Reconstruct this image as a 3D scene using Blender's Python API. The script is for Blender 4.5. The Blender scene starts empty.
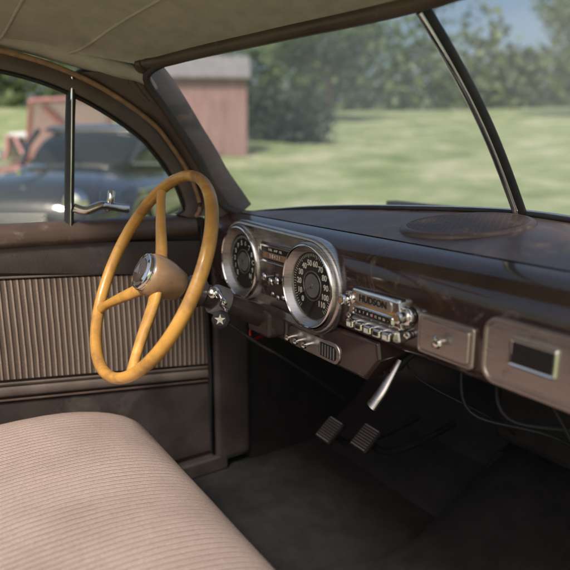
import bpy, math, random
import numpy as np
from mathutils import Vector, Matrix
random.seed(3); rng=np.random.default_rng(5)
S=bpy.context.scene
COL=S.collection

# ------------------------------------------------------------------ materials
def new_mat(name):
    m=bpy.data.materials.new(name); m.use_nodes=True
    nt=m.node_tree; b=nt.nodes['Principled BSDF']
    return m,nt,b
def mat(name,base,rough=.5,metal=0,var=.15,vscale=20,bump=0,bscale=200,coat=0,stretch=None,rvar=0.0,spec=None,detail=6,coatr=.05,patina=None,pscale=18,pth=.60,pw=.05,scratch=None):
    m,nt,b=new_mat(name); N=nt.nodes; L=nt.links
    b.inputs['Metallic'].default_value=metal; b.inputs['Roughness'].default_value=rough
    if spec is not None: b.inputs['Specular IOR Level'].default_value=spec
    b.inputs['Coat Weight'].default_value=coat; b.inputs['Coat Roughness'].default_value=coatr
    tc=N.new('ShaderNodeTexCoord'); mp=N.new('ShaderNodeMapping'); L.new(tc.outputs['Object'],mp.inputs[0])
    if stretch: mp.inputs['Scale'].default_value=stretch
    n=N.new('ShaderNodeTexNoise'); n.inputs['Scale'].default_value=vscale; n.inputs['Detail'].default_value=detail
    L.new(mp.outputs[0],n.inputs['Vector'])
    r=N.new('ShaderNodeValToRGB'); L.new(n.outputs[0],r.inputs[0])
    r.color_ramp.elements[0].position=.3; r.color_ramp.elements[1].position=.7
    r.color_ramp.elements[0].color=tuple(c*(1-var) for c in base)+(1,)
    r.color_ramp.elements[1].color=tuple(min(1,c*(1+var)) for c in base)+(1,)
    col=r.outputs[0]; rsock=None
    if rvar:
        mr=N.new('ShaderNodeMapRange'); mr.inputs[1].default_value=.3; mr.inputs[2].default_value=.7
        mr.inputs[3].default_value=max(.02,rough-rvar); mr.inputs[4].default_value=rough+rvar
        L.new(n.outputs[0],mr.inputs[0]); rsock=mr.outputs[0]
    if patina:
        pn=N.new('ShaderNodeTexNoise'); pn.inputs['Scale'].default_value=pscale; pn.inputs['Detail'].default_value=12; pn.inputs['Roughness'].default_value=.72; pn.inputs['Distortion'].default_value=.6
        L.new(tc.outputs['Object'],pn.inputs['Vector'])
        pr=N.new('ShaderNodeMapRange'); pr.inputs[1].default_value=pth; pr.inputs[2].default_value=pth+pw; L.new(pn.outputs[0],pr.inputs[0])
        mask=pr.outputs[0]
        if scratch:
            ms=N.new('ShaderNodeMapping'); ms.inputs['Scale'].default_value=(1,7,7); ms.inputs['Rotation'].default_value=(0,.35,.2); L.new(tc.outputs['Object'],ms.inputs[0])
            sn=N.new('ShaderNodeTexNoise'); sn.inputs['Scale'].default_value=scratch; sn.inputs['Detail'].default_value=10; sn.inputs['Roughness'].default_value=.8; L.new(ms.outputs[0],sn.inputs['Vector'])
            sr=N.new('ShaderNodeMapRange'); sr.inputs[1].default_value=.62; sr.inputs[2].default_value=.68; sr.inputs[4].default_value=.9; L.new(sn.outputs[0],sr.inputs[0])
            mxx=N.new('ShaderNodeMath'); mxx.operation='MAXIMUM'; L.new(mask,mxx.inputs[0]); L.new(sr.outputs[0],mxx.inputs[1]); mask=mxx.outputs[0]
        mx=N.new('ShaderNodeMix'); mx.data_type='RGBA'; L.new(mask,mx.inputs[0]); L.new(col,mx.inputs[6]); mx.inputs[7].default_value=tuple(patina)+(1,)
        col=mx.outputs[2]
        ad=N.new('ShaderNodeMath'); ad.operation='MULTIPLY_ADD'; ad.inputs[1].default_value=.3; L.new(mask,ad.inputs[0])
        if rsock: L.new(rsock,ad.inputs[2])
        else: ad.inputs[2].default_value=rough
        rsock=ad.outputs[0]
        if coat:
            cm=N.new('ShaderNodeMapRange'); cm.inputs[3].default_value=coat; cm.inputs[4].default_value=0; L.new(mask,cm.inputs[0]); L.new(cm.outputs[0],b.inputs['Coat Weight'])
    L.new(col,b.inputs['Base Color'])
    if rsock: L.new(rsock,b.inputs['Roughness'])
    if bump:
        n2=N.new('ShaderNodeTexNoise'); n2.inputs['Scale'].default_value=bscale; n2.inputs['Detail'].default_value=4
        L.new(mp.outputs[0],n2.inputs['Vector'])
        bp=N.new('ShaderNodeBump'); bp.inputs['Strength'].default_value=bump; bp.inputs['Distance'].default_value=.002
        L.new(n2.outputs[0],bp.inputs['Height']); L.new(bp.outputs[0],b.inputs['Normal'])
    return m
def stripe_mat(name,axis,period,c1,c2,c3,rough=.8,bump=.6,dirt=.6):
    m,nt,b=new_mat(name); N=nt.nodes; L=nt.links
    tc=N.new('ShaderNodeTexCoord'); sp=N.new('ShaderNodeSeparateXYZ'); L.new(tc.outputs['Object'],sp.inputs[0])
    n=N.new('ShaderNodeTexNoise'); n.inputs['Scale'].default_value=9; L.new(tc.outputs['Object'],n.inputs[0])
    a=N.new('ShaderNodeMath'); a.operation='MULTIPLY_ADD'; a.inputs[1].default_value=.004; L.new(n.outputs[0],a.inputs[0]); L.new(sp.outputs[axis],a.inputs[2])
    q=N.new('ShaderNodeMath'); q.operation='DIVIDE'; q.inputs[1].default_value=period; L.new(a.outputs[0],q.inputs[0])
    f=N.new('ShaderNodeMath'); f.operation='FRACT'; L.new(q.outputs[0],f.inputs[0])
    r=N.new('ShaderNodeValToRGB'); L.new(f.outputs[0],r.inputs[0]); e=r.color_ramp.elements
    e[0].position=0; e[0].color=c1+(1,); e[1].position=1; e[1].color=c1+(1,)
    for p,c in ((.25,c1),(.34,c2),(.55,c2),(.62,c3),(.72,c3),(.8,c1)):
        x=e.new(p); x.color=c+(1,)
    n3=N.new('ShaderNodeTexNoise'); n3.inputs['Scale'].default_value=6; n3.inputs['Detail'].default_value=8; L.new(tc.outputs['Object'],n3.inputs[0])
    mx=N.new('ShaderNodeMix'); mx.data_type='RGBA'; mx.blend_type='MULTIPLY'; mx.inputs[0].default_value=dirt
    r2=N.new('ShaderNodeValToRGB'); r2.color_ramp.elements[0].position=.3; r2.color_ramp.elements[0].color=(.6,.57,.55,1); r2.color_ramp.elements[1].position=.6
    L.new(n3.outputs[0],r2.inputs[0]); L.new(r.outputs[0],mx.inputs[6]); L.new(r2.outputs[0],mx.inputs[7])
    n4=N.new('ShaderNodeTexNoise'); n4.inputs['Scale'].default_value=420; n4.inputs['Detail'].default_value=3; L.new(tc.outputs['Object'],n4.inputs[0])
    r4=N.new('ShaderNodeMapRange'); r4.inputs[1].default_value=.3; r4.inputs[2].default_value=.7; r4.inputs[3].default_value=.72; r4.inputs[4].default_value=1.15; L.new(n4.outputs[0],r4.inputs[0])
    m4=N.new('ShaderNodeMix'); m4.data_type='RGBA'; m4.blend_type='MULTIPLY'; m4.inputs[0].default_value=1; L.new(mx.outputs[2],m4.inputs[6]); L.new(r4.outputs[0],m4.inputs[7])
    L.new(m4.outputs[2],b.inputs['Base Color'])
    b.inputs['Roughness'].default_value=rough; b.inputs['Specular IOR Level'].default_value=.25
    n2=N.new('ShaderNodeMath'); n2.operation='PINGPONG'; n2.inputs[1].default_value=.5; L.new(q.outputs[0],n2.inputs[0])
    hh=N.new('ShaderNodeMath'); hh.operation='MULTIPLY_ADD'; hh.inputs[1].default_value=.25; L.new(n4.outputs[0],hh.inputs[0]); L.new(n2.outputs[0],hh.inputs[2])
    bp=N.new('ShaderNodeBump'); bp.inputs['Strength'].default_value=bump; bp.inputs['Distance'].default_value=period*.25
    L.new(hh.outputs[0],bp.inputs['Height']); L.new(bp.outputs[0],b.inputs['Normal'])
    return m
def glass_mat(name,tint=(.95,.97,.95),haze=.04,k=.9):
    m=bpy.data.materials.new(name); m.use_nodes=True; nt=m.node_tree; N=nt.nodes; L=nt.links
    N.remove(N['Principled BSDF']); out=N['Material Output']
    t=N.new('ShaderNodeBsdfTransparent'); t.inputs[0].default_value=tint+(1,)
    g=N.new('ShaderNodeBsdfGlossy'); g.inputs['Roughness'].default_value=.03
    lw=N.new('ShaderNodeLayerWeight'); lw.inputs[0].default_value=.5
    pw=N.new('ShaderNodeMath'); pw.operation='POWER'; pw.inputs[1].default_value=5; L.new(lw.outputs['Facing'],pw.inputs[0])
    ma=N.new('ShaderNodeMath'); ma.operation='MULTIPLY_ADD'; ma.inputs[1].default_value=k; ma.inputs[2].default_value=.05; L.new(pw.outputs[0],ma.inputs[0])
    m1=N.new('ShaderNodeMixShader'); L.new(ma.outputs[0],m1.inputs[0]); L.new(t.outputs[0],m1.inputs[1]); L.new(g.outputs[0],m1.inputs[2])
    df=N.new('ShaderNodeBsdfTranslucent'); df.inputs[0].default_value=(.92,.93,.88,1)
    tc=N.new('ShaderNodeTexCoord'); n=N.new('ShaderNodeTexNoise'); n.inputs['Scale'].default_value=3; n.inputs['Detail'].default_value=7; L.new(tc.outputs['Object'],n.inputs[0])
    mr=N.new('ShaderNodeMapRange'); mr.inputs[1].default_value=.3; mr.inputs[2].default_value=.75; mr.inputs[3].default_value=haze*.5; mr.inputs[4].default_value=haze*1.5
    L.new(n.outputs[0],mr.inputs[0])
    m2=N.new('ShaderNodeMixShader'); L.new(mr.outputs[0],m2.inputs[0]); L.new(m1.outputs[0],m2.inputs[1]); L.new(df.outputs[0],m2.inputs[2])
    L.new(m2.outputs[0],out.inputs[0]); return m

M={}
M['maroon']=mat('maroon_enamel',(.044,.025,.021),rough=.19,var=.5,vscale=8,coat=.7,coatr=.07,rvar=.08,bump=.08,bscale=40,patina=(.185,.14,.118),pscale=11,pth=.575,pw=.12,scratch=7)
M['maroonc']=mat('maroon_body_paint',(.050,.022,.018),rough=.22,var=.2,coat=.6)
M['dashtop']=mat('dash_top_paint',(.092,.065,.057),rough=.34,var=.4,vscale=10,bump=.2,bscale=300,rvar=.12,patina=(.27,.21,.175),pscale=13,pth=.53,pw=.14,scratch=9)
M['alu']=mat('brushed_aluminium',(.60,.57,.54),rough=.34,metal=1,var=.18,vscale=30,stretch=(1,1,25),rvar=.08,bump=.05,bscale=120,patina=(.30,.26,.23),pscale=26,pth=.60,pw=.14)
M['aludoor']=mat('brushed_bronze_panel',(.48,.415,.38),rough=.34,metal=.9,var=.18,vscale=24,stretch=(1,1,30),rvar=.08,bump=.06,bscale=120,patina=(.22,.18,.155),pscale=20,pth=.58,pw=.15)
M['chrome']=mat('chrome',(.80,.79,.77),rough=.10,metal=1,var=.06,vscale=40,rvar=.05)
M['dark']=mat('black_gauge_face',(.016,.015,.015),rough=.35,var=.2)
M['cream']=mat('cream_markings',(.82,.78,.66),rough=.5,var=.05)
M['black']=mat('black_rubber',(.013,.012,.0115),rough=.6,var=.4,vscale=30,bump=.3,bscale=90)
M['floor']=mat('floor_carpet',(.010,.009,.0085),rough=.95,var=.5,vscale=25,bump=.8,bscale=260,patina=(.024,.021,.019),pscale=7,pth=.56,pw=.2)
M['brownp']=mat('brown_garnish_paint',(.082,.055,.043),rough=.36,var=.25,vscale=9,rvar=.08,bump=.08,patina=(.15,.11,.085),pscale=12,pth=.58,pw=.12)
M['tan']=mat('tan_weatherstrip',(.28,.16,.09),rough=.7,var=.3,vscale=60,bump=.3)
M['vinyl']=mat('dark_brown_vinyl',(.048,.038,.033),rough=.5,var=.3,vscale=12,bump=.35,bscale=320,patina=(.080,.064,.056),pscale=9,pth=.54,pw=.15)
M['vinyl2']=mat('brown_vinyl_band',(.120,.094,.078),rough=.5,var=.25,vscale=12,bump=.35,bscale=320)
M['headl']=mat('headliner_cloth',(.46,.41,.35),rough=.95,var=.1,vscale=30,bump=.4,bscale=500,patina=(.36,.31,.26),pscale=5,pth=.52,pw=.2)
M['doorcard']=stripe_mat('striped_door_cloth',1,.0130,(.125,.092,.073),(.33,.26,.205),(.030,.021,.018))
M['seat']=stripe_mat('striped_seat_cloth',0,.0125,(.46,.35,.305),(.57,.46,.40),(.12,.078,.062),rough=.9,bump=.9,dirt=.5)
M['amber']=mat('amber_bakelite',(.58,.300,.062),rough=.28,var=.28,vscale=5,coat=.35,bump=.05,bscale=50,detail=5,rvar=.08,patina=(.29,.140,.042),pscale=8,pth=.48,pw=.18)
M['hub']=mat('tan_hub_plastic',(.34,.205,.105),rough=.3,var=.25,vscale=20,coat=.4,patina=(.13,.08,.045),pscale=18,pth=.53,pw=.14)
M['colpaint']=mat('column_paint',(.06,.042,.034),rough=.3,var=.25,coat=.3)
M['glass']=glass_mat('windshield_glass',haze=.17)
M['glass2']=glass_mat('clear_glass',haze=.008,k=.6)
M['greyp']=mat('grey_painted_metal',(.26,.25,.24),rough=.4,metal=.4,var=.2)
M['red']=mat('red_wire',(.45,.02,.015),rough=.4)
M['carglass']=mat('dark_car_glass',(.02,.025,.028),rough=.05,var=.1)
M['carblue']=mat('blue_black_car_paint',(.030,.034,.040),rough=.15,coat=1,var=.1)
M['carred']=mat('faded_pink_car_paint',(.50,.235,.225),rough=.3,coat=.6,var=.1)
M['white']=mat('white_paint',(.75,.71,.69),rough=.3,var=.05)
M['barn']=mat('faded_red_boards',(.27,.160,.150),rough=.8,var=.25,vscale=3,stretch=(4,4,.3))
M['roofg']=mat('grey_roof',(.20,.19,.19),rough=.8,var=.2,vscale=5)
M['bark']=mat('bark',(.07,.05,.035),rough=.9,var=.4,vscale=8,bump=.8,bscale=30)
def leafmat(name,c):
    m,nt,b=new_mat(name); N=nt.nodes; L=nt.links
    n=N.new('ShaderNodeTexNoise'); n.inputs['Scale'].default_value=.7; n.inputs['Detail'].default_value=6
    tc=N.new('ShaderNodeTexCoord'); L.new(tc.outputs['Object'],n.inputs[0])
    r=N.new('ShaderNodeValToRGB'); r.color_ramp.elements[0].position=.35; r.color_ramp.elements[1].position=.65
    r.color_ramp.elements[0].color=tuple(x*.55 for x in c)+(1,); r.color_ramp.elements[1].color=tuple(x*1.5 for x in c)+(1,)
    L.new(n.outputs[0],r.inputs[0]); L.new(r.outputs[0],b.inputs['Base Color']); b.inputs['Roughness'].default_value=.6
    return m
M['leaf']=leafmat('foliage',(.085,.12,.04)); M['leafd']=leafmat('dark_foliage',(.030,.052,.026))
m,nt,b=new_mat('grass'); N=nt.nodes; L=nt.links
tc=N.new('ShaderNodeTexCoord')
n=N.new('ShaderNodeTexNoise'); n.inputs['Scale'].default_value=.45; n.inputs['Detail'].default_value=10; n.inputs['Roughness'].default_value=.7; L.new(tc.outputs['Object'],n.inputs[0])
r=N.new('ShaderNodeValToRGB'); e=r.color_ramp.elements; e[0].position=.36; e[0].color=(.14,.19,.07,1); e[1].position=.62; e[1].color=(.44,.43,.28,1)
x=e.new(.5); x.color=(.25,.30,.13,1)
L.new(n.outputs[0],r.inputs[0]); L.new(r.outputs[0],b.inputs['Base Color']); b.inputs['Roughness'].default_value=.9
n2=N.new('ShaderNodeTexNoise'); n2.inputs['Scale'].default_value=12; L.new(tc.outputs['Object'],n2.inputs[0])
bp=N.new('ShaderNodeBump'); bp.inputs['Strength'].default_value=.8; bp.inputs['Distance'].default_value=.1; L.new(n2.outputs[0],bp.inputs['Height']); L.new(bp.outputs[0],b.inputs['Normal'])
M['grass']=m

# ------------------------------------------------------------------ helpers
def empty(name):
    o=bpy.data.objects.new(name,None); o.empty_display_size=.1; COL.objects.link(o); return o
def mk(name,verts,faces,m,parent=None,smooth=True,solid=0,bevel=0,sub=0,mtx=None,autosm=None):
    me=bpy.data.meshes.new(name); vs=[tuple(mtx@Vector(v)) if mtx else tuple(v) for v in verts]
    me.from_pydata(vs,[],faces); me.validate(); me.update()
    o=bpy.data.objects.new(name,me); COL.objects.link(o)
    import bmesh
    bm=bmesh.new(); bm.from_mesh(me); bmesh.ops.recalc_face_normals(bm,faces=bm.faces)
    if smooth and autosm:
        for e_ in bm.edges:
            if len(e_.link_faces)==2 and e_.calc_face_angle(0)>autosm: e_.smooth=False
    bm.to_mesh(me); bm.free()
    for p in me.polygons: p.use_smooth=smooth
    if m: me.materials.append(M[m])
    if parent: o.parent=parent
    if solid:
        s=o.modifiers.new('s','SOLIDIFY'); s.thickness=solid; s.offset=0
    if bevel:
        s=o.modifiers.new('b','BEVEL'); s.width=bevel; s.segments=3; s.limit_method='ANGLE'
    if sub:
        s=o.modifiers.new('u','SUBSURF'); s.levels=sub; s.render_levels=sub
    return o
def frame(origin,z,up=(0,0,1)):
    z=Vector(z).normalized(); x=Vector(up).cross(z)
    if x.length<1e-4: x=Vector((1,0,0)).cross(z)
    x.normalize(); y=z.cross(x)
    R=Matrix((x,y,z)).transposed().to_4x4(); return Matrix.Translation(origin)@R
def lathe(name,prof,mtx,m,parent=None,seg=48,autosm=.7,cap=True):
    v=[];f=[]
    for (r_,h) in prof:
        for i in range(seg):
            a=2*math.pi*i/seg; v.append((r_*math.cos(a),r_*math.sin(a),h))
    for k in range(len(prof)-1):
        for i in range(seg):
            j=(i+1)%seg; f.append((k*seg+i,k*seg+j,(k+1)*seg+j,(k+1)*seg+i))
    if cap:
        f.append(tuple(range(seg))[::-1]); f.append(tuple((len(prof)-1)*seg+i for i in range(seg)))
    return mk(name,v,f,m,parent,True,mtx=mtx,autosm=autosm)
def loft(name,rings,m,parent=None,closed=True,caps=True,smooth=True,autosm=.7,**k):
    n=len(rings[0]); v=[p for r_ in rings for p in r_]; f=[]
    for a in range(len(rings)-1):
        for i in range(n if closed else n-1):
            j=(i+1)%n; f.append((a*n+i,a*n+j,(a+1)*n+j,(a+1)*n+i))
    if caps and closed:
        f.append(tuple(range(n))[::-1]); f.append(tuple((len(rings)-1)*n+i for i in range(n)))
    return mk(name,v,f,m,parent,smooth,autosm=autosm,**k)
def catmull(P,n=8,closed=False):
    P=[Vector(p) for p in P]; out=[]; L_=len(P)
    rg=range(L_) if closed else range(L_-1)
    for i in rg:
        if closed: p0,p1,p2,p3=P[i-1],P[i],P[(i+1)%L_],P[(i+2)%L_]
        else: p0=P[max(i-1,0)];p1=P[i];p2=P[i+1];p3=P[min(i+2,L_-1)]
        for k in range(n):
            t=k/n; out.append(.5*((2*p1)+(-p0+p2)*t+(2*p0-5*p1+4*p2-p3)*t*t+(-p0+3*p1-3*p2+p3)*t**3))
    if not closed: out.append(P[-1])
    return out
def sweep(name,pts,rad,m,parent=None,seg=14,closed=False,up=(0,0,1),mtx=None):
    pts=[Vector(p) for p in pts]; n=len(pts); rings=[]
    for i,p in enumerate(pts):
        if closed: t=pts[(i+1)%n]-pts[i-1]
        else: t=pts[min(i+1,n-1)]-pts[max(i-1,0)]
        t.normalize(); s=Vector(up).cross(t)
        if s.length<1e-3: s=Vector((1,.01,0)).cross(t)
        s.normalize(); w=t.cross(s)
        if callable(rad): a,b_=rad(i/(n-1))
        elif isinstance(rad,tuple): a,b_=rad
        else: a=b_=rad
        rings.append([p+s*a*math.cos(2*math.pi*k/seg)+w*b_*math.sin(2*math.pi*k/seg) for k in range(seg)])
    if closed: rings.append(rings[0])
    return loft(name,rings,m,parent,caps=not closed,autosm=1.2,mtx=mtx)
def box(name,lo,hi,m,parent=None,bevel=.003,mtx=None):
    x0,y0,z0=lo;x1,y1,z1=hi
    v=[(x0,y0,z0),(x1,y0,z0),(x1,y1,z0),(x0,y1,z0),(x0,y0,z1),(x1,y0,z1),(x1,y1,z1),(x0,y1,z1)]
    f=[(0,3,2,1),(4,5,6,7),(0,1,5,4),(1,2,6,5),(2,3,7,6),(3,0,4,7)]
    return mk(name,v,f,m,parent,False,bevel=bevel,mtx=mtx)
def rrect(x0,x1,z0,z1,r_,n=6):
    out=[]
    for cx,cz,a0 in ((x1-r_,z1-r_,0),(x0+r_,z1-r_,90),(x0+r_,z0+r_,180),(x1-r_,z0+r_,270)):
        for k in range(n+1):
            a=math.radians(a0+90*k/n); out.append((cx+r_*math.cos(a),cz+r_*math.sin(a)))
    return out
def panel(name,x0,x1,z0,z1,r_,steps,m,parent):
    """stack of rounded-rectangle rings: steps = [(inset,Y),...] front-most last, facing -Y"""
    rings=[[(x,y,z) for x,z in rrect(x0+i_,x1-i_,z0+i_,z1-i_,max(r_-i_,.0008))] for i_,y in steps]
    return loft(name,rings,m,parent,autosm=.5)
def text(name,s,loc,size,m,parent,mtx=None,ext=.0003,align='CENTER',bold=0):
    c=bpy.data.curves.new(name,'FONT'); c.body=s; c.size=size; c.extrude=ext; c.align_x=align; c.align_y='CENTER'; c.offset=bold
    o=bpy.data.objects.new(name,c); COL.objects.link(o); c.materials.append(M[m])
    o.matrix_world=mtx if mtx else Matrix.Translation(loc)@Matrix.Rotation(math.radians(90),4,'X')
    o.parent=parent; return o
FRONT=(0,-1,0)

# ------------------------------------------------------------------ dashboard
dash=empty('dashboard')
Bpts=[(-.69,.31,1.022),(-.655,.35,1.026),(-.61,.40,1.033),(-.5,.452,1.046),(-.3,.508,1.060),(0,.572,1.070)]
Tpts=[(-.650,.075,1.370),(-.635,.10,1.373),(-.60,.125,1.378),(-.5,.165,1.387),(-.3,.228,1.396),(0,.288,1.402)]
def half(P):
    return [Vector(p) for p in P]+[Vector((-p[0],p[1],p[2])) for p in P[-2::-1]]
Bc=catmull(half(Bpts),6); Tc=catmull(half(Tpts),6)
rings=[]
for p in Bc:
    x=p.x; yb=p.y+.02; zb=p.z+.001
    yc=min(.33,p.y-.02) 
    r0=[(yb,zb),(yb*.66+yc*.34,zb*.66+1.037*.34+.002),(yb*.33+yc*.67,zb*.33+1.037*.67+.002),(yc,1.034),(min(.305,yc),1.029),(.285,1.020),(.271,1.006),(.263,.987),(.260,.962),(.260,.925),(.262,.885),(.265,.872),(.272,.863),(.285,.858),(.31,.860),(.36,.875)]
    rings.append([(x,y,z) for y,z in r0])
loft('dash_shell',rings,'maroon',dash,closed=False,autosm=1.4,sub=1)
rings=[]
for p in Bc:
    if abs(p.x)>.675: continue
    yb=p.y+.012; yc=min(.33,p.y-.02); zb=p.z+.001
    q=[]
    for k in range(9):
        t=k/8; q.append((p.x,yb*(1-t)+(yc-.004)*t,zb*(1-t)+1.0345*t+(.002+.0035*math.sin(math.pi*t))*(1-t**6)))
    rings.append(q)
loft('dash_top_pad',rings,'dashtop',dash,closed=False,autosm=1.4)
# speaker grille (oval, set into the dash top)
gr=empty('speaker_grille')
gc=Vector((-.030,.448,1.0612)); gn=Vector((0,-.146,1)).normalized()
GM=frame(gc,gn,(0,1,0))@Matrix.Rotation(math.radians(32),4,'Z')@Matrix.Diagonal((1.04,.76,1,1))
lathe('grille_backing',[(.104,-.012),(.104,.0)],GM,'black',gr)
lathe('grille_rim',[(.1025,-.002),(.103,.0018),(.106,.0024),(.110,.0012),(.114,-.002),(.116,-.009)],GM,'dashtop',gr,cap=False)
v=[];f=[]
for k in range(-20,21):
    c0=k*.005; hw=math.sqrt(max(0,.1030**2-c0*c0))
    for ax in (0,1):
        if ax and k%2: continue
        b0=len(v); w_=.0010; z0,z1=(-.0005,.0015) if not ax else (-.0005,.0012)
        for (a,c) in ((-hw,-w_),(hw,-w_),(hw,w_),(-hw,w_)):
            for z_ in (z0,z1):
                v.append((a,c0+c,z_) if not ax else (c0+c,a,z_))
        f+= [(b0+0,b0+2,b0+4,b0+6),(b0+1,b0+3,b0+5,b0+7),(b0,b0+2,b0+3,b0+1),(b0+2,b0+4,b0+5,b0+3),(b0+4,b0+6,b0+7,b0+5),(b0+6,b0,b0+1,b0+7)]
mk('grille_mesh',v,f,'dashtop',gr,False,mtx=GM)

# ashtray door
at=empty('ashtray_door')
panel('frame',.053,.163,.880,.944,.007,[(0,.263),(0,.256),(.0015,.2545),(.004,.2545),(.005,.256),(.006,.256)],'aludoor',at)
panel('door_face',.060,.156,.887,.937,.005,[(0,.257),(0,.2535),(.0015,.252),(.02,.2515)],'aludoor',at)
lathe('pull_knob',[(.004,0),(.004,.006),(.008,.008),(.0095,.012),(.007,.016),(.002,.0175)],frame((.107,.2515,.911),FRONT),'chrome',at)
# glove box
gb=empty('glove_box_door')
panel('frame',.178,.565,.874,.970,.024,[(0,.263),(0,.255),(.002,.2525),(.006,.2525),(.008,.2545),(.009,.2545)],'aludoor',gb)
panel('door_face',.190,.553,.886,.958,.015,[(0,.256),(0,.252),(.002,.250),(.03,.2495)],'aludoor',gb)
panel('clock_bezel',.226,.296,.912,.951,.004,[(0,.2505),(0,.247),(.002,.2455),(.004,.2465)],'chrome',gb)
panel('clock_window',.231,.291,.917,.946,.002,[(0,.2470),(.0005,.2455)],'dark',gb)

# ------------------------------------------------------------------ radio
rd=empty('car_radio')
def trap(x0,x1,z0,z1,sl,steps,m,name):
    rings=[]
    for i_,y in steps:
        pts=rrect(x0+i_,x1-i_,z0+i_,z1-i_,max(.006-i_,.001))
        zc=(z0+z1)/2; hz=(z1-z0)/2
        rings.append([(((x-(x0+x1)/2)*(1+sl*(zc-z)/hz)+(x0+x1)/2),y,z) for x,z in pts])
    return loft(name,rings,m,rd,autosm=.5)
trap(-.104,.024,.905,.956,.07,[(0,.262),(0,.249),(.002,.245),(.006,.2435),(.007,.2435)],'chrome','faceplate')
trap(-.090,.010,.910,.926,.02,[(0,.245),(0,.241),(.001,.2395),(.0025,.2405)],'chrome','dial_bezel')
trap(-.086,.006,.9125,.9235,.0,[(0,.242),(.0005,.2402)],'dark','dial_window')
for k in range(9):
    text('dial_mark',['5','6','7','8','10','12','14','16','-'][k],(-.081+k*.0102,.2399,.918),.006,'cream',rd)
box('dial_pointer',(-.037,.2395,.913),(-.0362,.2399,.923),'red',rd,0)
trap(-.086,.006,.932,.951,.02,[(0,.245),(0,.2425),(.0015,.2415)],'alu','name_plate')
text('radio_lettering','HUDSON',(-.040,.2411,.9415),.0165,'dark',rd,bold=.0004)
for x in (-.112,.031):
    K=frame((x,.258,.931),FRONT)
    lathe('knob_skirt',[(.0150,0),(.0150,.008),(.013,.011),(.009,.012)],K,'chrome',rd)
    lathe('knob',[(.0085,.010),(.0095,.014),(.0095,.024),(.008,.028),(.003,.029)],K,'chrome',rd)
    lathe('knob_face',[(.005,.0288),(.004,.030)],K,'hub',rd)
trap(-.104,.020,.882,.904,.04,[(0,.262),(0,.250),(.002,.247)],'alu','button_rail')
for k in range(5):
    x=-.0985+k*.0232
    panel('push_button',x,x+.0188,.886,.9000,.003,[(0,.249),(0,.234),(.0015,.2315),(.004,.231)],'chrome',rd)
    panel('button_inlay',x+.004,x+.0148,.8895,.8965,.001,[(0,.2315),(.0005,.2304)],'cream' if k%2==0 else 'dark',rd)
for x in (-.114,.034):
    lathe('small_knob',[(.007,0),(.007,.008),(.0055,.011),(.002,.012)],frame((x,.260,.9005),FRONT),'chrome',rd)

# ------------------------------------------------------------------ instrument cluster
ic=empty('instrument_cluster')
CL=Vector((-.512,0,.936)); CR=Vector((-.236,0,.930))
def stadium(R,n=22):
    out=[]
    for k in range(n+1):
        a=math.radians(90-180*k/n); out.append((CR.x+R*math.cos(a),CR.z+R*math.sin(a)))
    for k in range(n+1):
        a=math.radians(270-180*k/n); out.append((CL.x+R*math.cos(a),CL.z+R*math.sin(a)))
    return out
rings=[[(x,y,z) for x,z in stadium(R)] for R,y in ((.070,.300),(.082,.292),(.0905,.281),(.0960,.269),(.0975,.259),(.0965,.253),(.0935,.2495),(.0895,.249),(.087,.253),(.0855,.262),(.083,.266))]
loft('housing',rings,'alu',ic,autosm=.9)
def numeral_ring(c,R,labels,a0,a1,y,size,col='cream'):
    n=len(labels)
    for k,s in enumerate(labels):
        a=math.radians(a0+(a1-a0)*k/(n-1))
        if s: text('numeral',s,(c.x+R*math.sin(a),y,c.z+R*math.cos(a)),size,col,ic,bold=.00035)
def ticks(c,r0,r1,n,a0,a1,y,w):
    v=[];f=[]
    for k in range(n):
        a=math.radians(a0+(a1-a0)*k/(n-1)); s,c_=math.sin(a),math.cos(a)
        rr=r0-(.003 if k%5==0 else 0)
        b0=len(v)
        for (rad,o) in ((rr,-w),(r1,-w),(r1,w),(rr,w)):
            v.append((c.x+rad*s+o*c_,y,c.z+rad*c_-o*s))
        f.append((b0,b0+1,b0+2,b0+3))
    mk('ticks',v,f,'cream',ic,False)
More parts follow.
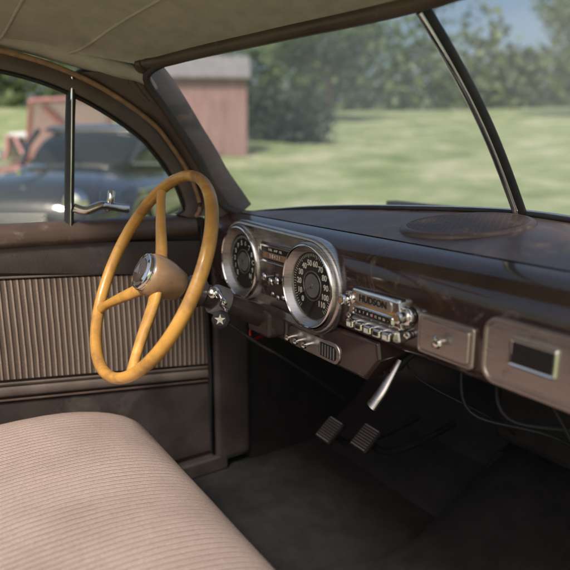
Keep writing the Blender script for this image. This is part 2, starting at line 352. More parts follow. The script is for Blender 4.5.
for c,Rf,lab,pre in ((CR,.066,['0','10','20','30','40','50','60','70','80','90','100','110'],'speedo'),(CL,.063,['E','1','2','3','F','5','6','7','8','C','9','H'],'aux')):
    F=frame((c.x,0,c.z),FRONT)
    s=Rf/.063
    lathe(pre+'_bezel',[(.0875,-.267),(.0885,-.250),(.0865,-.243),(.0820,-.2405),(.0785,-.242),(.0675*s,-.2535),(.0640*s,-.2548),(.063*s,-.2580)],F,'alu',ic,seg=72,cap=False,autosm=.9)
    lathe(pre+'_bright_ring',[(.0860,-.2435),(.0838,-.2398),(.0808,-.2392),(.0790,-.2412)],F,'chrome',ic,seg=72,cap=False,autosm=.9)
    lathe(pre+'_face',[(Rf+.001,-.2655),(Rf+.001,-.2572)],F,'dark',ic,seg=64)
    lathe(pre+'_inner_ring',[(.0265*s,-.2568),(.027*s,-.2555),(.0285*s,-.2555),(.029*s,-.2568)],F,'alu',ic,cap=False)
    lathe(pre+'_centre',[(.0,-.2566),(.0225*s,-.2564),(.022*s,-.2552),(.012,-.2545),(.0,-.2543)],F,'greyp',ic,cap=False)
    lathe(pre+'_boss',[(.006,-.2545),(.006,-.2535),(.004,-.2530),(0,-.2529)],F,'chrome',ic,cap=False)
    ticks(c,.0555*s,.0608*s,56,-140,140,.2567,.0006)
    numeral_ring(c,.0430*s,lab,-135,135,.2565,.0150*s)
    a=math.radians(-120 if pre=='speedo' else 40)
    mk('needle',[(c.x+o*math.cos(a)+r_*math.sin(a),.2538,c.z-o*math.sin(a)+r_*math.cos(a)) for r_,o in ((-.008,-.0012),(-.008,.0012),(.05*s,.0004),(.05*s,-.0004))],[(0,1,2,3)],'tan',ic,False,solid=.0006)
    lathe(pre+'_lens',[(.0,-.2505),(.066*s,-.2520)],F,'glass2',ic,cap=False)
panel('odometer_bezel',-.437,-.309,.950,.990,.004,[(0,.267),(0,.2575),(.0015,.256),(.004,.257)],'chrome',ic)
panel('odometer_window',-.432,-.314,.955,.985,.002,[(0,.2575),(.001,.2564)],'dark',ic)
panel('odometer_plate',-.424,-.322,.9595,.9735,.002,[(0,.2566),(.0005,.2558)],'tan',ic)
text('odometer_digits','5 8 4 2 1',(-.373,.2554,.9665),.012,'cream',ic)
text('odometer_caption','FUEL   AMP   OIL',(-.373,.2561,.9795),.0075,'cream',ic)
for x,z in ((-.4,.920),(-.374,.914),(-.348,.920)):
    lathe('switch_knob',[(.0085,0),(.0085,.003),(.005,.004),(.005,.012),(.009,.015),(.009,.022),(.006,.025),(.001,.0255)],frame((x,.266,z),FRONT),'chrome',ic,seg=24)
for x,z in ((-.395,.880),(-.374,.876),(-.353,.880)):
    lathe('warning_lamp',[(.006,0),(.006,.003),(.004,.005),(.001,.006)],frame((x,.266,z),FRONT),'chrome',ic,seg=20)
# lower sub panel under the cluster
sp=empty('lower_control_panel')
def subp(x0,x1,zt,zb,steps,m,name,par=sp,skew=.03):
    rings=[]
    for i_,y in steps:
        rings.append([(x0+i_,y,zt-i_),(x1-i_,y,zt-i_+.012),(x1+.006-i_,y,zt-.02),(x1-skew-i_,y,zb+i_),(x0+skew+i_,y,zb+i_),(x0+i_,y,zb+.02+i_)])
    return loft(name,rings,m,par,bevel=.004,smooth=False)
subp(-.61,-.052,.850,.782,[(0,.36),(0,.272),(.003,.266)],'maroon','panel_shell')
panel('silver_plate',-.332,-.152,.786,.828,.018,[(0,.268),(0,.264),(.0015,.2625)],'alu',sp)
panel('vent_slot',-.220,-.162,.792,.822,.010,[(0,.2635),(.001,.2618)],'black',sp)
for k in range(6): box('vent_fin',(-.216+k*.009,.2606,.795),(-.213+k*.009,.2622,.819),'greyp',sp,0)
for x in (-.310,-.280,-.25):
    lathe('pull_knob',[(.004,0),(.004,.012),(.008,.014),(.008,.020),(.003,.0225)],frame((x,.263,.806),FRONT),'chrome',sp,seg=24)
box('ignition_bracket',(-.36,.255,.80),(-.338,.30,.84),'greyp',sp,.004)

# ------------------------------------------------------------------ steering wheel + column
tau=math.radians(27.5); W=Vector((-.384,-.021,.960)); nrm=Vector((0,-math.cos(tau),math.sin(tau))); e1=Vector((1,0,0)); e2=Vector((0,math.sin(tau),math.cos(tau)))
WM=Matrix.Translation(W)@Matrix((e1,e2,nrm)).transposed().to_4x4()
sw=empty('steering_wheel')
R=.2045; n=120
sweep('rim',[(R*math.sin(2*math.pi*i/n),R*math.cos(2*math.pi*i/n),0) for i in range(n)],(.0106,.0124),'amber',sw,seg=18,closed=True,mtx=WM)
for a in (-34,-124,148):
    a=math.radians(a); s,c=math.sin(a),math.cos(a)
    P=catmull([(.02*s,.02*c,-.022),(.06*s,.06*c,-.020),(.12*s,.12*c,-.010),(.17*s,.17*c,-.003),(R*s,R*c,0)],6)
    sweep('spoke',P,lambda t:(.019-.011*min(1,t*1.25)+.008*max(0,(t-.75))/.25,.011-.002*t),'amber',sw,seg=16,mtx=WM)
lathe('hub_shell',[(.020,-.076),(.029,-.070),(.035,-.053),(.040,-.035),(.0425,-.015),(.042,-.002),(.038,.006),(.035,.008)],WM,'hub',sw)
lathe('horn_ring',[(.037,.004),(.0375,.011),(.035,.0155),(.0315,.0165),(.0295,.0145)],WM,'chrome',sw,cap=False)
lathe('horn_button',[(.031,.010),(.0295,.0155),(.023,.019),(.014,.021),(.003,.0217)],WM,'chrome',sw)
lathe('horn_emblem_disc',[(.025,.0175),(.0235,.0205),(.012,.0228),(.002,.0232)],WM,'colpaint',sw)
mk('horn_emblem',[(0,.013,.0238),(-.011,-.007,.0238),(.011,-.007,.0238)],[(0,1,2)],'alu',sw,False,solid=.001,mtx=WM)
sc=empty('steering_column')
tc_=math.radians(25); cn=Vector((0,-math.cos(tc_),math.sin(tc_)))
cdir=-(cn*.6+nrm*.4).normalized()
def ax(s): return (W-nrm*.05)+cdir*(s-.05)
CF=frame(W-nrm*.05,cdir,(1,0,0))
def cl(prof): return [(r_,h-.05) for r_,h in prof]
lathe('jacket',cl([(.0225,.06),(.0235,.075),(.0235,.60)]),CF,'colpaint',sc)
lathe('collar',cl([(.024,.085),(.029,.089),(.030,.118),(.0245,.124)]),CF,'colpaint',sc)
lathe('collar_ring',cl([(.0305,.094),(.0318,.096),(.0318,.101),(.0305,.103)]),CF,'chrome',sc)
lathe('shift_tube',cl([(.030,.15),(.031,.153),(.031,.178),(.027,.182)]),CF,'greyp',sc)
kn=Vector((-.243,.060,.890)); a0=ax(.165)+Vector((.02,0,.0))
sweep('shift_lever',catmull([a0,a0+Vector((.035,-.022,.006)),kn+Vector((-.035,.028,.004)),kn+Vector((-.008,.006,.001))],6),.0048,'chrome',sc)
KM=frame(kn,Vector((.75,-.6,.25)))
lathe('shift_knob',[(.010,-.012),(.0155,-.008),(.0180,0),(.0170,.005),(.013,.008)],KM,'black',sc,seg=8)
lathe('knob_medallion',[(.0115,.007),(.0110,.0092),(.002,.0095)],KM,'dark',sc,seg=24)
v=[(0,0,.0102)]; 
for k in range(10):
    rr=.0105 if k%2==0 else .0042; v.append((rr*math.sin(k*math.pi/5),rr*math.cos(k*math.pi/5),.0102))
mk('knob_star',v,[(0,1+k,1+(k+1)%10) for k in range(10)],'cream',sc,False,mtx=KM)
b0=ax(.135)+Vector((.03,0,.012))
lathe('signal_switch',[(.010,0),(.013,.003),(.013,.016),(.010,.020),(.004,.022)],frame(b0,(1,-.3,.3)),'chrome',sc,seg=24)
sweep('signal_arm',catmull([b0+Vector((.01,0,.004)),b0+Vector((.035,-.005,.008)),b0+Vector((.050,-.004,-.006))],6),.0036,'chrome',sc)
lathe('signal_arm_tip',[(.004,0),(.0065,.004),(.0065,.012),(.003,.015)],frame(b0+Vector((.046,-.004,-.002)),(1,0,-.6)),'chrome',sc,seg=20)
box('column_bracket',(-.425,.215,.80),(-.335,.262,.856),'colpaint',sc,.008)
sweep('red_wire',catmull([(-.45,.24,.80),(-.43,.225,.785),(-.435,.235,.77),(-.46,.29,.77)],6),.003,'red',sc)
sweep('column_cable',catmull([ax(.15)+Vector((.0,0,-.03)),(-.36,.20,.79),(-.34,.27,.74),(-.36,.45,.60)],6),.004,'black',sc)

# ------------------------------------------------------------------ driver door
dr=empty('car_door')
inner=[(-.85,1.028),(-.3,1.032),(.1,1.030),(.185,1.030),(.203,1.045),(.190,1.09),(.167,1.135),(.130,1.185),(.096,1.222),(.027,1.270),(-.05,1.310),(-.15,1.343),(-.3,1.362),(-.6,1.368),(-.85,1.368)]
fr_i=catmull([(0,a,b_) for a,b_ in inner[3:]],4)
outer=[(.222,1.020),(.236,1.045),(.222,1.10),(.197,1.15),(.160,1.203),(.124,1.245),(.047,1.298),(-.035,1.340),(-.145,1.374),(-.3,1.394),(-.6,1.400),(-.85,1.400)]
fr_o=catmull([(0,a,b_) for a,b_ in outer],4)
rings=[]
for p,q in zip(fr_i,fr_o):
    rings.append([(-.725,p.y,p.z),(-.705,p.y+.001,p.z+.001),(-.700,p.y*.5+q.y*.5,p.z*.5+q.z*.5),(-.705,q.y,q.z),(-.745,q.y,q.z),(-.745,p.y,p.z)])
loft('window_frame',rings,'brownp',dr,autosm=1.0)
sweep('weatherstrip',[( -.706,q.y+.002,q.z+.004) for q in fr_o],.0065,'tan',dr,seg=8)
sweep('window_seal',[( -.722,p.y-.002,p.z-.002) for p in fr_i],.005,'black',dr,seg=8)
prof=[(-.745,1.030),(-.725,1.034),(-.706,1.028),(-.696,1.014),(-.694,.996),(-.700,.985),(-.712,.980)]
loft('window_sill',[[(x,y,z-(.012*(y+.2) if y>-.2 else 0)) for x,z in prof] for y in np.linspace(-.9,.225,20)],'brownp',dr,closed=False,autosm=1.2)
def dpan(name,z0f,z1f,xo,m,y0=-.9,y1=.255,bulge=.004,tilt=True):
    rings=[]
    for y in np.linspace(y0,y1,24):
        sl=-.075*(y+.15) if tilt else 0
        z0=z0f+sl*1.6 if z0f>.5 else z0f; z1=z1f+sl*(.9 if z1f>.8 else 1.6)
        rings.append([(xo-.012,y,z1),(xo+bulge*.3,y,z1-.003),(xo+bulge,y,z1*.75+z0*.25),(xo+bulge,y,z1*.5+z0*.5),(xo+bulge,y,z1*.25+z0*.75),(xo+bulge*.3,y,z0+.003),(xo-.012,y,z0)])
    return loft(name,rings,m,dr,closed=False,autosm=.9)
dpan('upper_band',.915,.990,-.712,'vinyl')
dpan('striped_insert',.668,.907,-.716,'doorcard')
dpan('lower_band',.626,.655,-.716,'vinyl2')
dpan('lower_panel',.36,.617,-.720,'vinyl')
for z_,k_ in ((.911,.9),(.661,1.6),(.621,1.6)):
    sweep('trim_bead',[(-.7155,y,z_-.075*(y+.15)*k_) for y in np.linspace(-.9,.25,20)],.0030,'vinyl2' if z_>.65 else 'brownp',dr,seg=8)
box('door_core',(-.78,-.9,.34),(-.732,.262,1.02),'brownp',dr,.004)
sweep('front_edge_bead',[(-.712,.256,.36),(-.712,.256,.60),(-.710,.250,.80),(-.706,.240,1.0)],.006,'black',dr,seg=8)
sweep('vent_divider',[(-.722,-.083,1.020),(-.722,-.062,1.262),(-.722,-.052,1.352)],(.010,.020),'black',dr,seg=10,up=(1,0,0))
sweep('vent_divider_chrome',[(-.708,-.084,1.020),(-.708,-.063,1.262),(-.708,-.056,1.345)],(.003,.0055),'chrome',dr,seg=10,up=(1,0,0))
mk('vent_glass',[(-.724,-.075,1.03)]+[(-.724,p.y,p.z) for p in fr_i if p.y>-.06]+[(-.724,-.06,1.31)],[tuple(range(2+len([p for p in fr_i if p.y>-.06])))],'glass2',dr,False)
mk('door_glass',[(-.724,-.85,1.03),(-.724,-.09,1.03),(-.724,-.065,1.315),(-.724,-.15,1.345),(-.724,-.3,1.364),(-.724,-.85,1.37)],[(0,1,2,3,4,5)],'glass2',dr,False)
lathe('vent_latch_base',[(.012,0),(.012,.006),(.009,.012),(.009,.02),(.003,.023)],frame((-.716,.005,1.060),(1,0,0)),'chrome',dr,seg=20)
sweep('vent_latch_handle',catmull([(-.695,.050,1.054),(-.695,.014,1.061),(-.690,-.015,1.066),(-.692,-.050,1.056),(-.694,-.076,1.064)],6),lambda t:(.006+.005*math.sin(3*t),.010),'chrome',dr)
sweep('vent_latch_tail',catmull([(-.695,.005,1.061),(-.69,.008,1.082),(-.695,.012,1.096)],6),.008,'chrome',dr)
# ------------------------------------------------------------------ windshield
wsd=empty('windshield')
nB=len(Bc); rings=[]
for i in range(nB):
    b_,t_=Bc[i],Tc[i]; row=[]
    for k in range(9):
        t=k/8; p=b_.lerp(t_,t); p=p+Vector((0,.012,.012))*math.sin(math.pi*t); row.append(tuple(p))
    rings.append(row)
loft('glass_pane',rings,'glass',wsd,closed=False,autosm=2)
def ruled(i,t):
    p=Bc[i].lerp(Tc[i],t); return p+Vector((0,.012,.012))*math.sin(math.pi*t)
for sgn in (-1,1):
    side=[(-.672,.232,1.155),(-.668,.162,1.262),(-.655,.10,1.345),(-.60,.122,1.376)]
    loop=[(-.60,.408,1.033),(-.655,.350,1.030),(-.680,.300,1.050),(-.680,.262,1.10)]+side
    P=[(abs(x)*sgn,y-.006,z) for x,y,z in loop]
    sweep('side_garnish',catmull(P,6),(.009,.009),'vinyl',wsd,seg=10)
mid=len(Bc)//2
sweep('centre_divider',[ruled(mid,t)+Vector((0,-.008,0)) for t in np.linspace(-.02,1,14)],(.012,.010),'black',wsd,seg=10)
sweep('centre_divider_trim',[ruled(mid,t)+Vector((0,-.019,-.004)) for t in np.linspace(-.0,.97,14)],(.006,.004),'chrome',wsd,seg=10)
sweep('base_seal',[p+Vector((0,-.006,.004)) for p in Bc],(.007,.006),'black',wsd,seg=8)
sweep('base_bright_strip',[p+Vector((0,.008,.008)) for p in Bc],(.003,.003),'chrome',wsd,seg=8)
sweep('top_garnish',[p+Vector((0,-.008,.004)) for p in Tc],lambda t:(.004+.010*min(1,min(t,1-t)*9),.005+.011*min(1,min(t,1-t)*9)),'brownp',wsd,seg=12)

# ------------------------------------------------------------------ body shell
body=empty('car_body')
fo=[p for p in fr_o if p.y>-.06]
wc=catmull([(0,.330,1.020),(0,.300,1.06),(0,.262,1.11),(0,.232,1.160),(0,.195,1.215),(0,.163,1.265),(0,.125,1.32),(0,.09,1.36)],8)
for sgn in (1,-1):
    rings=[]
    nn=24
    for i in range(nn):
        p=fo[int(i/(nn-1)*(len(fo)-1))]; q=wc[int(i/(nn-1)*(len(wc)-1))]
        rings.append([(-sgn*.712,p.y+.008,p.z+.006),(-sgn*.690,p.y*.6+q.y*.4,p.z*.6+q.z*.4+.004),(-sgn*.675,q.y-.004,q.z),(-sgn*.690,q.y+.05,q.z+.03),(-sgn*.76,p.y+.05,p.z+.03)])
    loft('windshield_pillar',rings,'brownp',body,autosm=1.2)
    box('hinge_pillar',(min(-sgn*.76,-sgn*.700),.268,.33),(max(-sgn*.76,-sgn*.700),.375,1.02),'vinyl',body,.012)
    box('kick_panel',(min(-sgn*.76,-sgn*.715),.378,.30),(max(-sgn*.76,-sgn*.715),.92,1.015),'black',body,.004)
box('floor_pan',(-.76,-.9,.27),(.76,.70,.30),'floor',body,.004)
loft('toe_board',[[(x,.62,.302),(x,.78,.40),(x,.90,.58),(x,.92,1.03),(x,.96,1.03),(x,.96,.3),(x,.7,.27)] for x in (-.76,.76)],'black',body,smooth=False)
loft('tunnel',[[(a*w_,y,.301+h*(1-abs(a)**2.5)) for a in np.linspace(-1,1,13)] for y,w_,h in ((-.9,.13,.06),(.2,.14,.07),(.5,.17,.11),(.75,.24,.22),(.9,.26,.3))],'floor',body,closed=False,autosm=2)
box('door_sill_plate',(.66,-.9,.30),(.78,.30,.345),'alu',body,.006)
box('left_sill',(-.78,-.9,.30),(-.70,.30,.345),'vinyl',body,.006)
YR=-.34
rings=[];
for i,p in enumerate(Tc):
    uu=p.x/.65; row=[]
    for k in range(13):
        t=k/12; x=p.x*(1+.085*min(1,t*2)); y=p.y*(1-t)+YR*t; z=p.z+.004+(.085*(1-abs(uu)**2.6)+.034)*math.sin(min(1,t*1.1)*math.pi/2)
        row.append((x,y,z))
    rings.append(row)
loft('headliner',rings,'headl',body,closed=False,autosm=2)
for k in (4,8):
    sweep('headliner_seam',[Vector(r_[k])+Vector((0,0,-.001)) for r_ in rings],.0035,'headl',body,seg=8)
loft('roof_skin',[[(x*1.07,y,z+.035) for x,y,z in r_] for r_ in rings],'maroonc',body,closed=False,autosm=2)
for sgn in (-1,1):
    sweep('roof_rail',catmull([(sgn*.668,.120,1.325),(sgn*.672,.090,1.352),(sgn*.695,.035,1.372),(sgn*.715,-.05,1.395),(sgn*.722,-.2,1.424),(sgn*.722,-.4,1.436),(sgn*.722,-.8,1.438)],6),lambda t:(.008+.024*min(1,t*2.6),.006+.020*min(1,t*2.6)),'headl',body,seg=14)
    sweep('corner_filler',catmull([(sgn*.694,.110,1.300),(sgn*.690,.070,1.345),(sgn*.678,.080,1.365),(sgn*.64,.090,1.376)],8),lambda t:(.010+.008*t,.010+.008*t),'brownp',body,seg=12)
rings=[]
for y,zc,w_,zs in ((.62,1.010,.80,.93),(.9,.975,.84,.88),(1.4,.92,.86,.84),(1.9,.86,.84,.78),(2.3,.77,.78,.66),(2.42,.6,.72,.5)):
    rings.append([(a*w_,y-.12*abs(a)**2,zs+(zc-zs)*(1-abs(a)**2.4)) for a in np.linspace(-1,1,25)])
loft('hood',rings,'maroonc',body,closed=False,autosm=2)
for sgn in (-1,1):
    rings=[[(sgn*(.80+.14*math.sin(a)*math.sin(a)) ,y,.35+.55*max(0,math.cos(a*.5))) for a in np.linspace(0,math.pi,9)] for y in np.linspace(.45,2.3,10)]
    loft('front_fender',rings,'maroonc',body,closed=False,autosm=2)
box('lower_body_side',(-.93,-.9,.28),(-.80,.5,.98),'maroonc',body,.05)

# ------------------------------------------------------------------ bench seat
st=empty('bench_seat')
rings=[]
for x in np.linspace(-.665,.62,48):
    e_=min(x+.665,.62-x)
    k=(1-(1-min(1,e_/.13))**2.2)
    row=[]
    for (y,z) in ((.005-.05*(1-k),.40),(.020-.06*(1-k),.50),(.018-.08*(1-k),.550-.01*(1-k)),(-.002-.10*(1-k),.583-.03*(1-k)),(-.045-.10*(1-k),.608-.05*(1-k)),(-.11-.06*(1-k),.626-.055*(1-k)),(-.19,.638-.055*(1-k)),(-.30,.640-.05*(1-k)),(-.42,.630-.05*(1-k)),(-.55,.60-.04*(1-k)),(-.6,.57-.03*(1-k))):
        row.append((x,y,z+.004+.003*math.sin(x*23)*math.sin(y*17)))
    rings.append(row)
rings=[[(rings[0][0][0]-.004,y-.02,.33+ (z-.33)*.5) for _,y,z in rings[0]]]+rings
loft('cushion',rings,'seat',st,closed=False,autosm=2,sub=1)
box('seat_base',(-.64,-.58,.30),(.60,-.02,.42),'vinyl',st,.02)
rings=[]
for x in np.linspace(-.65,.60,30):
    e_=min(x+.65,.60-x); k=(1-(1-min(1,e_/.09))**2.2)
    rings.append([(x,-.56+.02*k,.55),(x,-.58+.04*k,.70),(x,-.62+.05*k,.88),(x,-.67+.05*k,.98-.02*(1-k)),(x,-.72,1.01-.04*(1-k)),(x,-.78,.98),(x,-.78,.5)])
bk=loft('backrest',rings,'seat',st,autosm=2)

# ------------------------------------------------------------------ pedals & handbrake
def pedal(name,x,y,z):
    P=empty(name); F=frame((x,y,z),(0.15,-.62,.78),(0,.6,.6))
    rings=[[(px,py,h) for px,py in rrect(-.026+i_,.026-i_,-.033+i_,.033-i_,.008)] for i_,h in ((.002,-.008),(0,-.004),(0,.004),(.002,.007))]
    loft('pad',rings,'black',P,mtx=F,autosm=.6)
    for k in range(9):
        box('rib',(-.021,-.0285+k*.0068,.0065),(.021,-.0258+k*.0068,.0088),'greyp' if k in(0,8) else 'vinyl2',P,.0006,mtx=F)
    sweep('arm',catmull([(x,y+.01,z-.01),(x,y+.06,z-.05),(x,y+.16,z-.06),(x,y+.30,z-.04)],6),.009,'black',P,seg=10)
pedal('clutch_pedal',-.385,.422,.516); pedal('brake_pedal',-.275,.442,.536)
ap=empty('accelerator_pedal')
box('pad',(-.03,-.08,0),(.03,.08,.012),'black',ap,.006,mtx=frame((-.12,.70,.42),(0,-.6,.8),(0,.8,.6)))
hb=empty('parking_brake_handle')
sweep('rod',catmull([(-.035,.40,.85),(-.04,.34,.83),(-.043,.29,.80)],6),.006,'black',hb)
sweep('grip',catmull([(-.040,.31,.825),(-.041,.288,.795),(-.044,.272,.770),(-.052,.258,.745)],6),lambda t:(.006+.010*t,.0045+.005*t),'alu',hb)
wr=empty('under_dash_wiring')
for k in range(7):
    x=-.10+k*.1+random.uniform(-.03,.03)
    sweep('cable',catmull([(x,.40,.85),(x+random.uniform(-.05,.1),.36+.08*random.random(),.76+random.uniform(-.04,.04)),(x+.15,.5,.66+random.uniform(-.1,.1)),(x+random.uniform(.1,.3),.75,.5)],8),random.choice((.002,.0025,.0035)),'black',wr,seg=8)
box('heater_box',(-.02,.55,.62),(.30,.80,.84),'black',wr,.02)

# ------------------------------------------------------------------ parked cars
def parked(paint,loc,rotz,roofpaint=None,hood_up=False):
    P=empty('parked_car')
    T=Matrix.Translation(loc)@Matrix.Rotation(rotz,4,'Z')
    def sec(y,w,zb,zt,ex=2.6,n=32):
        zc=(zb+zt)/2;h=(zt-zb)/2; out=[]
        for k in range(n):
            a=2*math.pi*k/n; c,s=math.cos(a),math.sin(a)
            out.append((w*math.copysign(abs(c)**(2/ex),c),y,zc+h*math.copysign(abs(s)**(2/ex),s)))
        return out
    B=[(-2.45,.55,.40,.70),(-2.35,.78,.32,.82),(-1.9,.90,.26,.94),(-1.2,.94,.24,1.0),(-.3,.95,.24,1.02),(.6,.95,.24,1.03),(1.2,.93,.24,1.02),(1.8,.90,.26,.98),(2.2,.84,.30,.90),(2.4,.70,.36,.78),(2.46,.5,.42,.68)]
    loft('body',[sec(*b_) for b_ in B],paint,P,mtx=T,sub=1)
    G=[(-1.7,.45,.9,1.0),(-1.35,.62,.9,1.22),(-.9,.68,.9,1.42),(-.4,.70,.9,1.50),(.05,.69,.9,1.49),(.4,.66,.9,1.38),(.7,.60,.9,1.18),(.95,.5,.9,1.02)]
    loft('cabin_glass',[sec(*b_,ex=3) for b_ in G],'carglass',P,mtx=T,sub=1)
    Rf=[(-1.45,.50,1.16,1.22),(-1.2,.63,1.28,1.35),(-.9,.685,1.36,1.46),(-.4,.70,1.39,1.525),(.05,.69,1.39,1.515),(.32,.66,1.36,1.44)]
    loft('roof',[sec(*b_,ex=3) for b_ in Rf],roofpaint or paint,P,mtx=T,sub=1)
    if hood_up:
        loft('raised_hood',[[(a*.62,.98+t*.75,1.05+t*.85+.05*(1-a*a)) for a in np.linspace(-1,1,9)] for t in (0,.3,.6,.9,1)],'white',P,closed=False,mtx=T,solid=.03,autosm=2)
        for sx in (-1,1): sweep('hood_edge',[(sx*.63,.98+t*.76,1.05+t*.86) for t in (0,.5,1)],.035,paint,P,mtx=T,seg=8)
        sweep('hood_front_edge',[(-.63,1.74,1.91),(0,1.76,1.97),(.63,1.74,1.91)],.035,paint,P,mtx=T,seg=8)
        sweep('hood_brace',[(-.5,1.05,1.1),(.45,1.70,1.86)],.05,paint,P,mtx=T,seg=8)
    for sx in (-1,1):
        sweep('pillar_a',[(sx*.62,.86,1.03),(sx*.665,.60,1.25),(sx*.675,.30,1.42)],.03,paint,P,mtx=T,seg=8)
        sweep('pillar_b',[(sx*.80,-.25,1.0),(sx*.72,-.27,1.2),(sx*.695,-.3,1.44)],.035,paint,P,mtx=T,seg=8)
        sweep('side_chrome',[(sx*.955,y,.80) for y in np.linspace(-1.6,1.6,12)],.012,'chrome',P,mtx=T,seg=8)
        sweep('belt_chrome',catmull([(sx*.64,.85,1.045),(sx*.80,.3,1.03),(sx*.80,-.5,1.03),(sx*.6,-1.4,1.05)],5),.012,'chrome',P,mtx=T,seg=8)
        lathe('headlight',[(.0,.05),(.08,.035),(.10,.0),(.11,-.05)],T@frame((sx*.60,2.38,.74),(0,1,0)),'chrome',P,seg=24,cap=False)
        for yy in (-1.45,1.5):
            Wm=T@frame((sx*.86,yy,.34),(sx,0,0))
            lathe('tyre',[(.20,-.09),(.31,-.09),(.34,-.05),(.34,.05),(.31,.09),(.20,.09)],Wm,'black',P,seg=32)
            lathe('hubcap',[(.20,.085),(.19,.10),(.1,.12),(.0,.125)],Wm,'chrome',P,seg=32,cap=False)
            loft('fender',[[(sx*(.80+.15*math.sin(b2)),yy+rr*math.cos(a),.36+rr*.9*math.sin(a)) for a in np.linspace(-.1,math.pi+.1,15)] for rr,b2 in ((.38,1.5),(.44,1.4),(.52,1.0),(.56,.4))],paint,P,closed=False,mtx=T,autosm=2)
    for yy in (2.52,-2.52):
        sweep('bumper',catmull([(-.85,yy*.93,.48),(-.6,yy,.48),(0,yy*1.02,.48),(.6,yy,.48),(.85,yy*.93,.48)],5),(.03,.07),'chrome',P,mtx=T,seg=10)
    for k in range(4): sweep('grille_bar',[(-.38,2.47,.50+k*.045),(0,2.50,.50+k*.045),(.38,2.47,.50+k*.045)],.008,'chrome',P,mtx=T,seg=8)
    sweep('hood_ornament',catmull([(0,1.6,1.015),(0,1.9,1.03),(0,2.15,.99)],4),(.02,.03),'chrome',P,mtx=T,seg=8)
    sweep('side_mirror_arm',[(.90,.70,1.0),(.98,.72,1.08)],.012,'chrome',P,mtx=T,seg=8)
    lathe('side_mirror',[(.0,-.03),(.05,-.02),(.06,0),(.05,.01),(0,.012)],T@frame((.99,.72,1.12),(0,-1,0)),'chrome',P,seg=20,cap=False)
    return P
parked('carblue',(-7.0,1.85,0),math.radians(-127))
parked('carred',(-11.0,2.1,0),math.radians(-90),'white',True)

# ------------------------------------------------------------------ terrain
def hz(x,y):
    D=math.hypot(x,y); t=max(0,D-12)
    h=.11*t*t/(t+4)
    if D>60: h=min(h,4.9+.004*(D-60))
    return h
radii=[0,3,6,8,10,12,14,17,20,24,28,34,40,50,60,75,100,150,250,500,1200,3000]
v=[(0,0,0)];f=[];ns=96
for r_ in radii[1:]:
    for k in range(ns):
        a=2*math.pi*k/ns; x,y=r_*math.cos(a),r_*math.sin(a); v.append((x,y,hz(x,y)))
for k in range(ns): f.append((0,1+k,1+(k+1)%ns))
for i in range(len(radii)-2):
    for k in range(ns):
        a=1+i*ns+k; b2=1+i*ns+(k+1)%ns; f.append((a,a+ns,b2+ns,b2))
mk('grass_ground',v,f,'grass')
# ------------------------------------------------------------------ foliage
def leaves(name,centres,m,parent=None,per=500,size=.12):
    V=[];F=[]
    for (cx,cy,cz,rx,ry,rz) in centres:
        d_=rng.normal(size=(per,3)); d_/=np.linalg.norm(d_,axis=1)[:,None]; rad=rng.uniform(.55,1.05,per)[:,None]
        P=d_*rad*np.array([rx,ry,rz])+np.array([cx,cy,cz])
        a=rng.normal(size=(per,3)); a/=np.linalg.norm(a,axis=1)[:,None]; b_=np.cross(a,rng.normal(size=(per,3))); b_/=np.linalg.norm(b_,axis=1)[:,None]
        s=size*rng.uniform(.6,1.5,(per,1)); q=np.stack([P-a*s,P-b_*s*.6,P+a*s,P+b_*s*.6],1).reshape(-1,3)
        o=len(V); V+=q.tolist(); F+=[(o+4*i,o+4*i+1,o+4*i+2,o+4*i+3) for i in range(per)]
    me=bpy.data.meshes.new(name); me.from_pydata(V,[],F); me.materials.append(M[m])
    o=bpy.data.objects.new(name,me); COL.objects.link(o)
    if parent: o.parent=parent
    return o
def tree(x,y,H,cr,m='leaf'):
    P=empty('maple_tree'); z=hz(x,y)-.1
    sweep('trunk',catmull([(x,y,z),(x+.1,y,z+H*.25),(x-.1,y+.1,z+H*.5),(x,y,z+H*.8)],5),lambda t:(.30*(1-t*.8)*H/8,.30*(1-t*.8)*H/8),'bark',P,seg=10)
    cs=[]
    for k in range(14):
        a=random.uniform(0,6.28); rr=cr*random.uniform(.2,.85); zz=z+H*random.uniform(.42,.95); rr*=1-.5*abs((zz-z)/H-.6)
        c=(x+rr*math.cos(a),y+rr*math.sin(a),zz)
        sweep('limb',catmull([(x,y,z+H*.35),(x+.5*rr*math.cos(a),y+.5*rr*math.sin(a),z+H*.5),c],4),lambda t:(.07*(1-t*.7)*H/8,.07*(1-t*.7)*H/8),'bark',P,seg=6)
        s=cr*random.uniform(.28,.48); cs.append((*c,s,s,s*.75))
    leaves('crown',cs,m,P,per=340,size=.17)
for x,y,H,c in ((-36,27,9,4.2),(-24,42,10,5),(-44,17,9,4.5),(-8,48,10,5)): tree(x,y,H,c)
cs=[]
for k in range(60):
    a=math.radians(75+k*2.0); D=random.uniform(62,80); x,y=D*math.cos(a),D*math.sin(a)
    s=random.uniform(3,5.5); cs.append((x,y,hz(x,y)+s*.8,s*1.2,s*1.2,s*1.25))
leaves('tree_line',cs,'leaf',None,per=420,size=.5)
cs=[]
for k in range(14):
    t=k/13; x=-28.8+t*5.0; y=14.6+t*2.2; s=random.uniform(1.0,1.4); cs.append((x,y,hz(x,y)+s*.8,s,s,s*1.2))
leaves('hedge',cs,'leafd',None,per=450,size=.15)
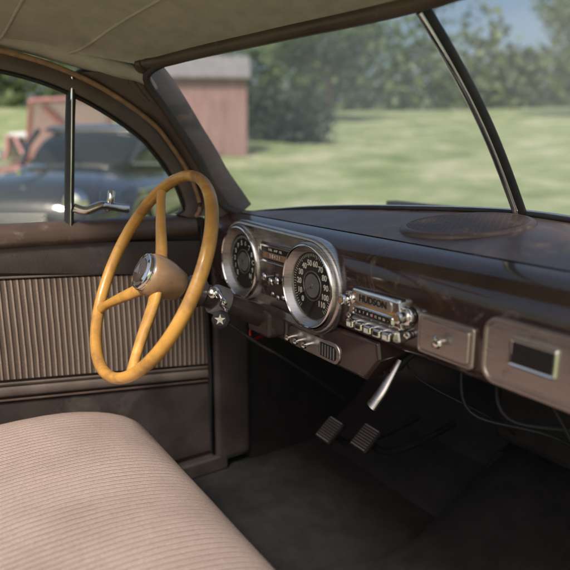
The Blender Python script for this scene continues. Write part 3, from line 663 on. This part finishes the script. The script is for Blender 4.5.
# shed
bn=empty('barn'); bx,by=-22.4,10.75; bz=hz(bx,by)-.12; BM=Matrix.Translation((bx,by,bz))@Matrix.Rotation(math.radians(62),4,'Z')
box('walls',(-1.55,-1.3,0),(1.55,1.3,3.0),'barn',bn,.02,mtx=BM)
loft('roof',[[(x,-1.6,2.9),(x,0,3.8),(x,1.6,2.9),(x,1.6,3.0),(x,0,3.92),(x,-1.6,3.0)] for x in (-1.7,1.7)],'roofg',bn,smooth=False,mtx=BM)
box('door',(-.55,1.3,0.1),(.55,1.36,2.1),'barn',bn,.01,mtx=BM); box('back_door',(-.55,-1.36,0.1),(.55,-1.3,2.1),'barn',bn,.01,mtx=BM)
for s_ in (-1,1):
    for yy in (-1.345,1.30): box('door_trim',(.60*s_-.04,yy,.1),(.60*s_+.04,yy+.045,2.2),'barn',bn,.005,mtx=BM)

# ------------------------------------------------------------------ light
az=math.atan2(.55,-.62); el=math.radians(50)
w=bpy.data.worlds.new('World'); S.world=w; w.use_nodes=True; nt=w.node_tree
sky=nt.nodes.new('ShaderNodeTexSky'); sky.sky_type='NISHITA'; sky.sun_disc=False; sky.sun_elevation=el; sky.sun_rotation=az; sky.dust_density=5; sky.air_density=1.0; sky.ozone_density=.6
bg=nt.nodes['Background']; bg.inputs[1].default_value=.15; nt.links.new(sky.outputs[0],bg.inputs[0])
sd=bpy.data.lights.new('sun','SUN'); sd.energy=3.7; sd.angle=math.radians(9); sd.color=(1,.95,.88)
so=bpy.data.objects.new('sun',sd); COL.objects.link(so)
dv=Vector((math.sin(az)*math.cos(el),math.cos(az)*math.cos(el),math.sin(el)))
so.rotation_euler=dv.to_track_quat('Z','Y').to_euler()

# ------------------------------------------------------------------ camera
Cp=Vector((0.70,-0.41,1.19)); ph=math.radians(32.8); th=math.atan(135/600)
dh=Vector((-math.cos(ph),math.sin(ph),0)); d=dh*math.cos(th)+Vector((0,0,-math.sin(th)))
cam=bpy.data.cameras.new('camera'); co=bpy.data.objects.new('camera',cam); COL.objects.link(co)
co.location=Cp; co.rotation_euler=d.to_track_quat('-Z','Y').to_euler()
cam.sensor_width=36; cam.lens=36*600/570; cam.clip_start=.01; cam.clip_end=5000
cam.dof.use_dof=True; cam.dof.focus_distance=1.16; cam.dof.aperture_fstop=2.4
S.camera=co
S.view_settings.view_transform='Standard'; S.view_settings.look='None'; S.view_settings.exposure=0
